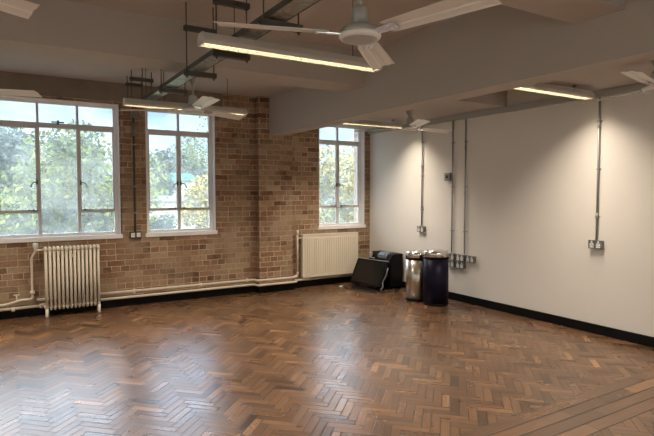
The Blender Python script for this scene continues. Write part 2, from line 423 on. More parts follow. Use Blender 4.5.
# ------------------------------------------------------------------ windows
YW = .09     # room-side face of the frames
def window(name, x0, x1, mulls, casements):
    w = bpy.data.objects.new(name, None); COL.objects.link(w); w['kind'] = 'structure'
    y0, y1 = YW, YW+.05
    fb = NB(); fw = .055
    box(fb, x0, x0+fw, y0, y1, ZS, ZT, .004); box(fb, x1-fw, x1, y0, y1, ZS, ZT, .004)
    box(fb, x0+fw, x1-fw, y0, y1, ZS, ZS+.045, .004); box(fb, x0+fw, x1-fw, y0, y1, ZT-.045, ZT, .004)
    obj('outer_frame', fb, M_white, w)
    # painted reveals around the opening
    rb = NB(); box(rb, x0, x0+.012, -.003, y0, ZS, ZT); box(rb, x1-.012, x1, -.003, y0, ZS, ZT); box(rb, x0, x1, -.003, y0, ZT-.012, ZT)
    obj('reveal_lining', rb, M_white, w)
    sb = NB(); box(sb, x0-.02, x1+.02, -.02, y0+.01, ZS-.042, ZS+.012, .005); obj('window_sill', sb, M_white, w)
    tb = NB(); box(tb, x0+fw, x1-fw, y0-.004, y1, 2.305, 2.365, .004); obj('transom', tb, M_steel, w)
    for xm in mulls:
        mb = NB(); box(mb, xm-.017, xm+.017, y0, y1, ZS+.045, 2.305, .003); obj('mullion', mb, M_steel, w)
        mb = NB(); box(mb, xm-.014, xm+.014, y0, y1, 2.365, ZT-.045, .003); obj('mullion', mb, M_steel, w)
    ed = [x0+fw]+list(mulls)+[x1-fw]
    for i in range(len(ed)-1):
        a, b_ = ed[i]+(.017 if i else 0), ed[i+1]-(.017 if i < len(ed)-2 else 0)
        low = casements[i] != 0
        zb = 1.265
        def pane(xa, xb, za, zb_):
            g = NB(); box(g, xa, xb, y0+.028, y0+.032, za, zb_); obj('glass_pane', g, M_glass, w)
        pane(a, b_, 2.365, ZT-.045)
        if low:
            rb = NB(); box(rb, a, b_, y0+.004, y1-.004, zb-.011, zb+.011, .002); obj('glazing_bar', rb, M_steel, w)
            pane(a, b_, ZS+.045, zb-.011)
            cf = NB(); t = .013
            box(cf, a, a+t, y0+.002, y1-.002, zb+.011, 2.305); box(cf, b_-t, b_, y0+.002, y1-.002, zb+.011, 2.305)
            box(cf, a, b_, y0+.002, y1-.002, 2.305-t, 2.305); box(cf, a, b_, y0+.002, y1-.002, zb+.011, zb+.011+t)
            c = obj('casement_frame', cf, M_steel, w)
            pane(a+t, b_-t, zb+.011+t, 2.305-t)
            # handle on the meeting side, stay at the bottom
            side = casements[i]; xh = (b_-t/2) if side > 0 else (a+t/2)
            h = NB(); tube(h, bendpath([(xh, y0, 1.63), (xh, y0-.035, 1.63), (xh-side*.05, y0-.04, 1.625), (xh-side*.07, y0-.04, 1.565)], .02), .0065, 8)
            box(h, xh-.01, xh+.01, y0-.012, y0+.002, 1.6, 1.66); obj('casement_handle', h, M_bar, c)
            h = NB(); tube(h, [(xh-side*.02, y0-.012, zb+.02), (xh-side*.13, y0-.018, zb+.02)], .005, 8); box(h, xh-side*.03, xh-side*.05, y0-.02, y0, zb+.008, zb+.03); obj('casement_stay', h, M_bar, c)
        else:
            pane(a, b_, ZS+.045, 2.305)
    h = NB()
    if len(mulls) > 1:
        xm = (mulls[-1]+mulls[-2])/2
        box(h, xm-.07, xm+.07, y0-.02, y0, 2.37, 2.385); box(h, xm-.012, xm+.012, y0-.03, y0, 2.345, 2.4); obj('fanlight_catch', h, M_bar, w)
    else: h.free()
    return w
window('window_1', -6.80, -4.04, [-6.295, -5.85, -5.405, -4.965, -4.52], [1, -1, 0, 1, 0, -1])
window('window_2', -3.707, -2.745, [-3.24], [1, -1])
window('window_3', -1.015, -.115, [-.595], [1, -1])
window('window_4', -8.9, -7.2, [-8.5, -8.05, -7.6], [1, 0, 0, -1])

for k, (a, b_, side) in enumerate([(*p, 'front') for p in FW]+[(*p, 'left') for p in LW]):  # unseen front and left windows, added as daylight fill for the room
    w_ = bpy.data.objects.new('window_%d' % (5+k), None); COL.objects.link(w_); w_['kind'] = 'structure'
    q0, q1 = (YF-.18, YF-.13) if side == 'front' else (XL-.18, XL-.13)
    def bb(bm, u0, u1, v0, v1, z0, z1):
        box(bm, u0, u1, v0, v1, z0, z1) if side == 'front' else box(bm, v0, v1, u0, u1, z0, z1)
    fb = NB(); bb(fb, a, a+.06, q0, q1, ZS, ZT); bb(fb, b_-.06, b_, q0, q1, ZS, ZT); bb(fb, a, b_, q0, q1, ZS, ZS+.06); bb(fb, a, b_, q0, q1, ZT-.06, ZT); bb(fb, a, b_, q0, q1, 2.3, 2.36)
    nm = round((b_-a)/.5)
    for i in range(1, nm):
        x = a+(b_-a)*i/nm; bb(fb, x-.017, x+.017, q0, q1, ZS, ZT)
    obj('frame', fb, M_white, w_)
    g = NB(); bb(g, a+.03, b_-.03, q0+.02, q0+.024, ZS+.03, ZT-.03); obj('glass_pane', g, M_glass, w_)

# ------------------------------------------------------------------ light fittings
def luminaire(loc, label, length=1.41):
    t = thing('suspended_light', label, 'light fitting', loc, 0, 'linear ceiling lights')
    h = length/2; w = .062; q = .044
    bm = NB()     # casing: inverted trough with rounded sloping flanks
    out = [(-q, 0), (-w+.006, .006), (-w, .02), (-w+.006, .036), (-.036, .068), (.036, .068), (w-.006, .036), (w, .02), (w-.006, .006), (q, 0), (q, .045), (-q, .045)]
    prism(bm, out, -h+.012, h-.012, 'x'); obj('casing', bm, M_lamp, t)
    for s in (-1, 1):
        e = NB(); prism(e, [(-q, -.002), (-w+.004, .004), (-w-.002, .02), (-w+.003, .038), (-.037, .071), (.037, .071), (w-.003, .038), (w+.002, .02), (w-.004, .004), (q, -.002)], s*h, s*(h-.012), 'x'); obj('end_cap', e, M_lamp, t)
    d = NB(); box(d, -h+.013, h-.013, -q+.001, q-.001, .034, .044); obj('lit_diffuser', d, M_diff, t)
    l = NB()
    for k in range(40):
        x = -h+.02+(length-.04)*(k+.5)/40; box(l, x-.0035, x+.0035, -q+.001, q-.001, .012, .033)
    box(l, -h+.013, h-.013, -.0015, .0015, .004, .033)
    obj('louvre', l, M_louv, t)
    la = bpy.data.lights.new('lamp', 'AREA'); la.shape = 'RECTANGLE'; la.size = length-.06; la.size_y = 2*q-.01
    la.energy = WATT; la.color = (1.0, .86, .69); la.spread = D(118)
    lo = bpy.data.objects.new('lamp', la); COL.objects.link(lo); lo.parent = t; lo.location = (0, 0, .002)
    return t
def add_rods(t, top):
    for s in (-1, 1):
        r = NB(); z = top-t.location.z; tube(r, [(s*.45, 0, .068), (s*.45, 0, z)], .003, 6); lathe(r, [(.02, z-.012), (.02, z)], (s*.45, 0, 0), 12); obj('suspension_rod', r, M_bar, t)
spots = [(-3.62, -4.12, 2.40, ZM, 'long lit ceiling light hanging in the nearer bay, largest of the lit strips'),
         (-3.59, -1.55, 2.40, ZC, 'lit ceiling light hanging in front of the brick between the two left windows'),
         (-.92, -1.2, 2.45, 2.562, 'lit ceiling light crossing the head of the far right window'),
         (-.92, -4.07, 2.45, 2.562, 'lit ceiling light above the single socket conduit on the cream wall'),
         (-6.01, -1.50, 2.40, ZC, 'ceiling light showing only its right end above the far left window'),
         (-6.08, -4.12, 2.40, ZM, 'ceiling light hanging left of the nearest fan'),
         (-3.62, -6.9, 2.40, ZM, 'added unseen ceiling light hanging behind the camera left of the main beam'),  # this and the next two: unseen lamps added to brighten the room
         (-.92, -6.9, 2.45, 2.562, 'added unseen ceiling light hanging behind the camera beside the cream wall'),
         (-6.08, -6.9, 2.40, ZM, 'added unseen ceiling light hanging in the far left corner behind the camera')]
for x, y, z, top, lab in spots:
    add_rods(luminaire((x, y, z), lab, 1.41 if z > 2.42 else 1.34), top)

# ------------------------------------------------------------------ ceiling fans
def fan_base(loc, rz, top, label):
    t = thing('ceiling_fan', label, 'fan', loc, rz, 'white three-bladed ceiling fans')
    bm = NB(); lathe(bm, [(.0, -.032), (.06, -.032), (.088, -.026), (.098, -.012), (.103, .004), (.1, .016), (.082, .034), (.05, .046), (.03, .05), (0, .05)], seg=40)
    mt = obj('motor_housing', bm, M_fanhub, t)
    r = NB(); lathe(r, [(.093, -.026), (.1035, -.014), (.106, -.006), (.1045, 0)], seg=40); obj('rim_band', r, M_fan, mt)
    bm = NB(); lathe(bm, [(.046, .046), (.043, .11), (.034, .132), (.016, .142), (0, .142)], seg=28); obj('neck_cover', bm, M_fanhub, t)
    h = top-loc[2]
    bm = NB(); tube(bm, [(0, 0, .12), (0, 0, h)], .012, 12); obj('down_rod', bm, M_fanhub, t)
    bm = NB(); lathe(bm, [(.016, h-.13), (.022, h-.12), (.068, h-.025), (.07, h)], seg=28); obj('canopy', bm, M_fanhub, t)
    for k in range(3):
        M = Matrix.Rotation(2*PI*k/3, 4, 'Z') @ Matrix.Rotation(math.radians(-11), 4, 'X')
        bm = NB()
        prof = [(.17, .052), (.22, .058), (.45, .066), (.70, .072)]
        nx = len(prof); top_, bot = [], []
        cols = [-1, -.82, -.3, -.22, .22, .3, .82, 1]; zz = [0, .004, .004, .009, .009, .004, .004, 0]
        for (x, hw) in prof:
            sk = 0.0
            top_.append([bm.verts.new(M @ Vector((x + (.018*c if x > .6 else 0), c*hw, z+.001))) for c, z in zip(cols, zz)])
            bot.append([bm.verts.new(M @ Vector((x + (.018*c if x > .6 else 0), c*hw, z-.0015))) for c, z in zip(cols, zz)])
        for i in range(nx-1):
            for j in range(7):
                bm.faces.new((top_[i][j], top_[i+1][j], top_[i+1][j+1], top_[i][j+1])); bm.faces.new((bot[i][j], bot[i][j+1], bot[i+1][j+1], bot[i+1][j]))
            bm.faces.new((top_[i][0], bot[i][0], bot[i+1][0], top_[i+1][0])); bm.faces.new((top_[i][7], top_[i+1][7], bot[i+1][7], bot[i][7]))
        for i in (0, nx-1):
            for j in range(7): bm.faces.new((top_[i][j], top_[i][j+1], bot[i][j+1], bot[i][j]))
        b_ = obj('blade', bm, M_fan, t)
        a = NB(); prism(a, [(.085, -.022), (.15, -.03), (.23, -.03), (.24, 0), (.23, .03), (.15, .03), (.085, .022)], -.006, -.002, 'z')
        for v in a.verts: v.co = M @ v.co
        for sx_, sy_ in ((.19, -.018), (.19, .018), (.225, 0)):
            q = len(a.verts); lathe(a, [(.005, -.010), (.005, -.005)], (sx_, sy_, 0), 8); a.verts.ensure_lookup_table()
            for v in a.verts[q:]: v.co = M @ v.co
        obj('blade_bracket', a, M_brass, b_)
    return t
D = math.radians
f1 = fan_base((-3.80, -5.105, 2.284), D(42.5), 2.66, 'large nearest ceiling fan in front of the big lit strip light')
fan_base((-3.755, -2.25, 2.3), D(-95), 2.66, 'ceiling fan hanging before the window in the brick wall beside the cable tray')
fan_base((-1.01, -2.22, 2.3), D(2), 2.562, 'small distant ceiling fan above the two bins and near the cream wall')
fan_base((-1.06, -5.15, 2.3), D(74), 2.562, 'ceiling fan cut by the right edge of the photo near the cream wall')
fan_base((-5.80, -4.93, 2.3), D(30), ZM, 'ceiling fan showing one blade in the top left corner of the photo')
fan_base((-5.76, -2.25, 2.3), D(-12), 2.66, 'ceiling fan showing one thin blade above the far left window')

# ------------------------------------------------------------------ cable tray and its hangers
bm = NB(); prism(bm, [(-4.03, 2.525), (-4.03, 2.495), (-3.91, 2.495), (-3.91, 2.525), (-3.913, 2.525), (-3.913, 2.498), (-4.027, 2.498), (-4.027, 2.525)], -7.2, -1.3, 'y')
tray = obj('cable_tray', bm, M_tray); tag(tray, 'galvanised metal cable tray running under the ceiling towards the window wall', 'cable tray')
bm = NB()
for sx_ in (-4.0325, -3.9105):
    box(bm, sx_, sx_+.003, -7.2, -1.3, 2.492, 2.528)
obj('side_flange', bm, M_bar, tray, label='dark edge flanges')
def hanger(y, zs, ztop, label, zlow=None, x0=-4.062, x1=-3.80):
    t = thing('trapeze_hanger', label, 'hanger', (0, y, 0), 0, 'trapeze hangers of the cable tray')
    for z in zs:
        b_ = NB(); prism(b_, [(-.021, 0), (.021, 0), (.021, .038), (.013, .038), (.013, .034), (.017, .034), (.017, .004), (-.017, .004), (-.017, .034), (-.013, .034), (-.013, .038), (-.021, .038)], x0, x1, 'x')
        obj('crossbar', b_, M_bar, t)
        b_.free if False else None
        t.children[-1].location = (0, 0, z)
    for xx in (x0+.018, x1-.018):
        r = NB(); zb = (zlow if zlow is not None else min(zs))-.02
        tube(r, [(xx, 0, zb), (xx, 0, ztop)], .005, 8)
        for z in zs: tube(r, [(xx, 0, z-.008), (xx, 0, z)], .011, 6)
        obj('threaded_rod', r, M_bar, t)
hanger(-4.5, [2.45], ZM, 'dark tray hanger nearest the large fan, over its left blade')
hanger(-3.72, [2.45, 2.81], ZM, 'two-bar dark tray hanger cut by the top of the photo over the large strip light')
hanger(-3.02, [2.45, 2.81], ZM, 'two-bar dark tray hanger at the left end of the large strip light')
hanger(-2.2, [2.45], 2.66, 'dark tray hanger under the near cross beam beside the second fan')
hanger(-1.42, [2.45], ZC, 'dark tray hanger at the end of the tray by the window wall')
hanger(-.86, [2.80], ZC, 'empty dark hanger below the bay ceiling, right one of the last pair', 2.6)
hanger(-.50, [2.80], ZC, 'empty dark hanger nearest the window wall', 2.6, -4.04, -3.84)

# ------------------------------------------------------------------ trunking, conduits, sockets on the cream wall
bm = NB(); box(bm, -.05, 0, YF, -.0, 2.492, 2.56, .003)
tr = obj('cable_trunking', bm, M_trunk); tag(tr, 'grey metal trunking along the top of the cream wall', 'trunking')
for y in (-1.5, -3.0, -4.5, -6.0):
    c = NB(); box(c, -.0525, -.001, y-.012, y+.012, 2.489, 2.561); obj('joint_cover', c, M_trunk, tr)
def conduit(y, z0, z1, label, coup=(), axis='x'):
    t = thing('electrical_conduit', label, 'conduit', (0, y, z0), 0, 'surface conduits on the cream wall')
    r = .0105; xc = -.022
    bm = NB(); tube(bm, [(xc, 0, 0), (xc, 0, z1-z0)], r, 12); obj('pipe', bm, M_galv, t)
    for z in coup:
        k = NB(); tube(k, [(xc, 0, z-z0-.03), (xc, 0, z-z0+.03)], .014, 12); obj('coupler', k, M_galv, t)
    for k in range(3):
        z = (z1-z0)*(k+.5)/3
        s = NB(); box(s, -.034, 0, -.004, .004, z-.0, z+.001)
        box(s, -.036, -.004, -.015, .015, z-.007, z+.007, .002); box(s, -.004, 0, -.026, .026, z-.007, z+.007); obj('saddle_clip', s, M_galv, t)
    return t
conduit(-1.34, 1.0, 2.492, 'conduit drop behind the small fan down to the socket over the bins', (1.9, 1.3))
conduit(-1.965, .665, 2.492, 'left one of the paired conduits rising from the bank of sockets', (1.5,))
conduit(-2.205, .665, 2.492, 'right one of the paired conduits rising from the bank of sockets', (1.5, 2.1))
conduit(-4.065, .995, 2.492, 'lone conduit drop on the right with a warm pool of light at its top', (1.25, 2.2))
def socket_proto(label, loc, single=False, up=True):
    t = thing('wall_socket', label, 'socket', loc, 0, 'metal clad power sockets')
    hw = .045 if single else .073
    bm = NB(); box(bm, -.042, 0, -hw, hw, -.043, .043, .004); obj('back_box', bm, M_sock, t)
    bm = NB(); box(bm, -.047, -.041, -hw-.002, hw+.002, -.045, .045, .003); fp = obj('face_plate', bm, M_sock, t)
    cs = (0,) if single else (-.036, .036)
    for c in cs:
        o = NB(); box(o, -.0485, -.046, c-.022, c+.022, -.036, .012, .002); obj('outlet', o, M_wplas, fp)
        for (a, b_, w_, h_) in ((0, .001, .003, .008), (-.011, -.016, .006, .0035), (.011, -.016, .006, .0035)):
            q = NB(); box(q, -.0492, -.0482, c+a-w_/2-.001, c+a+w_/2+.001, b_-h_/2, b_+h_/2+.002); obj('pin_slot', q, M_dark, fp)
        s = NB(); box(s, -.052, -.046, c-.008, c+.008, .016, .037, .002); obj('rocker_switch', s, M_wplas, fp)
    return t
s0 = socket_proto('metal clad double socket at the foot of the lone right conduit on the cream wall', (0, -4.065, .952))
dup(s0, (0, -1.34, .955), label='metal clad double socket at the foot of the conduit above the bins')
bank = [(-1.965, .607, 'left'), (-2.145, .607, 'middle'), (-2.325, .607, 'right')]
for (y, z, w) in bank: dup(s0, (0, y, z), label='%s socket in the upper row of the bank beside the navy bin' % w)
dup(s0, (0, -1.965, .508), label='left socket in the lower row of the bank beside the navy bin')
dup(s0, (0, -2.145, .508), label='right socket in the lower row of the bank beside the navy bin')
s1 = thing('wall_switch', 'small metal clad switch box halfway up the left paired conduit', 'switch', (0, -1.885, 1.72))
bm = NB(); box(bm, -.045, 0, -.055, .055, -.055, .055, .004); obj('back_box', bm, M_sock, s1)
bm = NB(); box(bm, -.05, -.044, -.05, .05, -.05, .05, .003); obj('face_plate', bm, M_galv, s1)
bm = NB(); box(bm, -.057, -.049, -.016, .016, -.022, .022, .002); obj('rocker_switch', bm, M_dark, s1)

# conduit and outlet on the brick pier between the left windows
t = thing('brick_wall_conduit', 'dark conduit running down the brick between the two left windows', 'conduit', (-3.862, 0, .985))
bm = NB(); tube(bm, [(0, -.02, 0), (0, -.02, 1.50)], .012, 12); obj('pipe', bm, M_bar, t)
for z in (.25, .6, 1.15):
    bm = NB(); box(bm, -.03, .03, -.036, 0, z-.008, z+.008, .002); obj('saddle_clip', bm, M_galv, t)
bm = NB(); tube(bm, [(0, -.02, 1.26), (0, -.02, 1.44)], .024, 14); obj('inspection_coupler', bm, M_sock, t)
bm = NB(); box(bm, -.045, .1, -.055, 0, 1.5, 1.545, .004); obj('junction_box', bm, M_sock, t)
t = thing('brick_wall_socket', 'dark metal socket at the foot of the conduit between the two left windows', 'socket', (-3.862, 0, .94))
bm = NB(); box(bm, -.073, .073, -.045, 0, -.045, .045, .008); obj('back_box', bm, M_bar, t)
for c_ in (-.036, .036):
    bm = NB(); box(bm, c_-.025, c_+.025, -.052, -.044, -.03, .03, .004); obj('outlet', bm, M_wplas, t)
    bm = NB(); box(bm, c_-.003, c_+.003, -.0535, -.051, .005, .015); box(bm, c_-.015, c_-.009, -.0535, -.051, -.014, -.01); box(bm, c_+.009, c_+.015, -.0535, -.051, -.014, -.01); obj('pin_slot', bm, M_dark, t)

# ------------------------------------------------------------------ heating: column radiator
t = thing('column_radiator', 'cream cast iron column radiator under the far left window', 'radiator', (-4.64, -.16, 0))
x0, x1 = -.29, .29; n = 14; sp = (x1-x0)/(n-1)
for i in range(n):
    x = x0+i*sp; bm = NB(); zb = .10
    for yy in (-.045, -.022, 0, .022, .045):
        tube(bm, [(x, yy, zb), (x, yy, .825)], .0148 if abs(yy) > .03 else .0125, 14)
    # rounded headers
    for z, s in ((.835, 1), (.098, -1)):
        path = [(x, -.045, z-s*.035), (x, -.045, z), (x, .045, z), (x, .045, z-s*.035)]
        tube(bm, bendpath(path, .03, 6), .0175 if s > 0 else .0149, 12)
    sec = obj('section', bm, M_cream, t)
    if i in (0, n-1):
        for yy in (-.045, .045):
            f = NB(); tube(f, [(x, yy, .10), (x, yy, .03), (x, yy, .0)], [.017, .015, .02], 12); obj('foot', f, M_cream, sec)
for z in (.822, .125):
    bm = NB(); tube(bm, [(x0-.03, 0, z), (x1+.02, 0, z)], .017, 12); obj('header', bm, M_cream, t)
bm = NB(); box(bm, -.012, .012, -.068, -.06, .72, .75); obj('maker_badge', bm, M_cream, t)
bm = NB(); tube(bm, bendpath([(x0-.03, 0, .815), (x0-.09, 0, .815), (x0-.105, .05, .80)], .02), .012, 10); obj('inlet_elbow', bm, M_cream, t)
bm = NB(); lathe(bm, [(.012, 0), (.022, .01), (.022, .04), (.03, .045), (.03, .09), (.022, .1), (0, .1)], (x0-.1, .05, .80), 16); obj('thermostat_valve', bm, M_wplas, t)

# heating pipes
def pipe(name, pts, r, lab, rad=.04):
    bm = NB(); tube(bm, bendpath(pts, rad), r, 12); o = obj(name, bm, M_pipe); tag(o, lab, 'pipe'); return o
p1 = pipe('heating_pipe', [(-5.03, -.045, .2), (-2.19, -.07, .2), (-2.17, -.19, .2), (-1.52, -.19, .2), (-1.51, -.075, .2), (-1.45, -.075, .2), (-1.45, -.075, .26)], .017, 'upper cream heating pipe running along the brick wall and round the pier')
p2 = pipe('heating_pipe', [(-4.97, -.07, .128), (-2.19, -.07, .128), (-2.17, -.19, .128), (-1.52, -.19, .128), (-1.51, -.075, .128), (-.2, -.075, .128)], .017, 'lower cream heating pipe just above the black skirting')
p3 = pipe('heating_pipe', [(XL+.02, -.075, .175), (-5.35, -.075, .18), (-5.2, -.075, .22), (-5.075, -.075, .22), (-5.075, -.075, .72), (-5.03, -.11, .80)], .0145, 'cream pipe that bends and rises to the radiator valve at far left', .03)
p4 = pipe('heating_pipe', [(XL+.02, -.075, .09), (-5.0, -.075, .128)], .017, 'thick cream pipe lying lowest at the far left corner')
for o, pts in ((p1, [(-3.9, -.07, .2), (-3.0, -.07, .2), (-2.3, -.07, .2)]), (p3, [(-5.075, -.075, .30)]), (p4, [(-4.985, -.075, .128), (-5.28, -.075, .117)])):
    for q in pts:
        b_ = NB(); Q = Vector(q); ax = Vector((.018, 0, 0)) if o is not p3 else Vector((0, 0, .02))
        tube(b_, [Q-ax, Q+ax], .027, 12); obj('pipe_collar', b_, M_pipe, o)
b_ = NB(); tube(b_, [(-5.24, -.075, .20), (-5.24, -.075, .285)], .008, 8); tube(b_, [(-5.275, -.075, .285), (-5.205, -.075, .285)], .009, 8); obj('valve_handle', b_, M_pipe, p3)
b_ = NB(); tube(b_, bendpath([(-4.99, -.075, .128), (-4.985, -.12, .15), (-4.95, -.16, .155)], .02), .013, 8); obj('return_branch', b_, M_pipe, p4)

# ------------------------------------------------------------------ panel radiator
t = thing('panel_radiator', 'cream ribbed panel radiator under the right hand window', 'radiator', (-.845, -.035, .16))
hw = .525
bm = NB(); box(bm, -hw, hw, -.072, -.05, .0, .66, .006)
n = 24
for i in range(n):
    x = -hw+.03+(2*hw-.06)*(i+.5)/n; w = (2*hw-.06)/n
    prism(bm, [(x-w*.42, -.071), (x-w*.26, -.083), (x+w*.26, -.083), (x+w*.42, -.071)], .05, .62, 'z')
obj('front_panel', bm, M_cream, t)
bm = NB(); box(bm, -hw, hw, -.02, 0, .0, .66, .004); obj('rear_panel', bm, M_cream, t)
bm = NB(); box(bm, -hw-.004, hw+.004, -.078, .002, .66, .682, .004)
obj('top_grille', bm, M_cream, t)
bm = NB(); box(bm, -hw, hw, -.082, -.07, .0, .045, .005); obj('bottom_rail', bm, M_cream, t)
for s in (-1, 1):
    bm = NB(); box(bm, s*(hw-.004), s*(hw+.004), -.074, 0, 0.01, .66, .002); obj('side_panel', bm, M_cream, t)
for s in (-.35, .35):
    bm = NB(); box(bm, s-.015, s+.015, 0, .035, .1, .6); obj('wall_bracket', bm, M_cream, t)
p = pipe('radiator_riser', [(-1.45, -.075, .262), (-1.45, -.075, .87)], .014, 'thin white pipe rising at the left side of the ribbed panel radiator')
bm = NB(); lathe(bm, [(.016, 0), (.022, .01), (.022, .06), (.015, .075), (0, .075)], (-1.45, -.075, .84), 14); obj('valve_cap', bm, M_pipe, p)
bm = NB(); tube(bm, [(-1.45, -.08, .79), (-1.365, -.08, .79)], .011, 8); obj('connector', bm, M_pipe, p)

# ------------------------------------------------------------------ black machine in the corner
t = thing('black_machine', 'black box-shaped machine with grey control panel standing in the corner behind the tilted screen', 'machine', (-.165, -.655, 0), D(-90))
bm = NB()
prism(bm, [(-.125, .03), (-.125, .46), (-.09, .525), (-.05, .545), (.125, .545), (.125, .03)], -.285, .285, 'x')
bmesh.ops.bevel(bm, geom=bm.edges[:], offset=.008, segments=2, affect='EDGES')
obj('cabinet', bm, M_bplas, t)
bm = NB(); prism(bm, [(-.135, .46), (-.135, .505), (-.075, .56), (.02, .56), (.02, .5)], -.045, .185, 'x'); bmesh.ops.bevel(bm, geom=bm.edges[:], offset=.012, segments=3, affect='EDGES'); pn = obj('control_panel', bm, M_grey, t)
bm = NB(); prism(bm, [(-.133, .512), (-.13, .516), (-.085, .558), (-.089, .553)], .0, .14, 'x'); obj('display', bm, M_screen, pn)
bm = NB(); box(bm, -.245, -.205, -.145, -.10, .45, .535, .008); box(bm, -.27, -.12, -.135, -.11, .445, .458, .003); obj('handle_block', bm, M_silver, t)
bm = NB(); box(bm, -.265, -.10, -.13, -.122, .40, .42, .003); obj('paper_slot', bm, M_dark, t)
for sx_ in (-.24, .24):
    for sy_ in (-.09, .09):
        bm = NB(); lathe(bm, [(.02, 0), (.02, .03)], (sx_, sy_, 0), 14); obj('foot', bm, M_bplas, t)
for z in (.2, .34):
    bm = NB(); box(bm, -.25, .25, -.127, -.12, z, z+.008); obj('drawer_seam', bm, M_dark, t)

# ------------------------------------------------------------------ tilted monitor on floor
mon = thing('monitor', 'black flat screen tilted back on its stand on the floor before the machine', 'monitor', (-.56, -.63, 0), D(-80))
T = Matrix.Translation((0, 0, .055)) @ Matrix.Rotation(D(-27), 4, 'X')
def tb_(bm, *a, bev=0): box(bm, *a, bev=bev, M=T)
bm = NB(); tb_(bm, -.325, .325, -.012, .022, 0, .425, bev=.006); hs = obj('housing', bm, M_bplas, mon)
bm = NB(); tb_(bm, -.285, .285, -.0145, -.011, .035, .395); obj('screen', bm, M_screen, hs)
bm = NB(); tb_(bm, -.322, .322, -.010, .020, .423, .431, bev=.002); obj('top_trim', bm, M_silver, hs)
bm = NB(); tb_(bm, -.17, .17, .02, .042, .06, .34, bev=.01); obj('rear_housing', bm, M_bplas, hs)
bm = NB(); tube(bm, bendpath([T @ Vector((.0, .05, .16)), (.0, .135, .10), (.0, .11, .02)], .05), .016, 10); obj('stand_arm', bm, M_grey, mon)
bm = NB(); tube(bm, bendpath([T @ Vector((.335, .02, .33)), T @ Vector((.35, .03, .2)), (.32, .06, .13), (.37, .03, .07), (.36, -.03, .012)], .05), .012, 10); obj('side_bracket', bm, M_grey, mon)
bm = NB(); lathe(bm, [(.17, 0), (.17, .008), (.15, .016), (.05, .02), (0, .02)], (.05, -.03, 0), 36, 1.75, .8); obj('stand_base', bm, M_bplas, mon)
bm = NB(); box(bm, -.035, .035, -.02, .02, 0, .02, .005)
o = obj('white_plug', bm, M_wplas); o.location = (-.80, -.33, 0); o.rotation_euler = (0, 0, D(20)); tag(o, 'small white plug lying on the floor at the left foot of the tilted screen', 'plug')
bm = NB(); tube(bm, [(-.775, -.345, .006), (-.80, -.5, .006), (-.80, -.75, .006), (-.72, -.98, .006), (-.56, -1.09, .006), (-.38, -1.06, .006), (-.25, -1.0, .006), (-.12, -.98, .006)], .005, 8)
o = obj('power_cable', bm, M_bplas); tag(o, 'black cable curled on the floor in front of the tilted screen', 'cable')

# ------------------------------------------------------------------ bins
def bin_(loc, r, h, body, label, rz=0):
    t = thing('pedal_bin', label, 'bin', loc, rz, 'tall round bins')
    bm = NB(); lathe(bm, [(r*.97, 0), (r, .006), (r, .026), (r*.985, .03)], seg=48); obj('base_ring', bm, M_bplas, t)
    bm = NB(); lathe(bm, [(r*.985, .028), (r*.985, h-.105)], seg=56); obj('body', bm, body, t)
    bm = NB(); lathe(bm, [(r*1.0, h-.115), (r*1.02, h-.11), (r*1.02, h-.098), (r, h-.092)], seg=48); obj('collar', bm, M_bplas, t)
    bm = NB(); lathe(bm, [(r*1.0, h-.095), (r*1.0, h-.035), (r*.93, h-.012), (r*.78, h-.004), (r*.66, h-.008), (r*.62, h-.02), (0, h-.022)], seg=56); ld = obj('lid', bm, M_chrome, t)
    bm = NB(); lathe(bm, [(r*.6, h-.021), (r*.55, h-.008), (r*.3, h+.004), (0, h+.008)], seg=40); obj('flap', bm, M_chrome, ld)
    return t
bin_((-.437, -1.725, 0), .162, .69, M_inox, 'brushed steel round bin with chrome lid, left of the navy bin')
bin_((-.42, -2.075, 0), .170, .735, M_navy, 'dark navy round bin with chrome lid, right of the steel bin')

# ------------------------------------------------------------------ outdoors
GZ = -3.6
M_grass = simple('grass', (.08, .11, .05), .95, var=.3, scale=.8)
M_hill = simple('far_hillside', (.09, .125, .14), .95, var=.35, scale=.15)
M_bark = simple('bark', (.12, .09, .065), .9, var=.2)
M_teal = simple('teal_roof', (.03, .19, .21), .6, var=.05)
M_pale = simple('pale_render', (.24, .26, .27), .8, var=.06)
M_roofg = simple('grey_blue_roof', (.16, .2, .26), .7, var=.06)
M_dkglass = simple('dark_window_glass', (.08, .1, .13), .2, var=.1)
M_paler = simple('pale_gravel', (.5, .5, .46), .9, var=.2, scale=2)
bm = NB(); box(bm, -220, 260, 1.0, 330, GZ-.3, GZ); o = struct('ground', bm, M_grass)
# hill ridge
bm = NB(); N = 80; rows = []
for j in range(9):
    row = []
    for i in range(N+1):
        x = -160+400*i/N; y = 140+j*18
        h = math.sin(j/8*PI*.5)*(15+5*math.sin(x*.021+1)+3*math.sin(x*.06)+R.uniform(-1, 1))
        row.append(bm.verts.new((x, y, GZ+h)))
    rows.append(row)
for j in range(8):
    for i in range(N): f = bm.faces.new((rows[j][i], rows[j][i+1], rows[j+1][i+1], rows[j+1][i])); f.smooth = True
struct('hills', bm, M_hill)

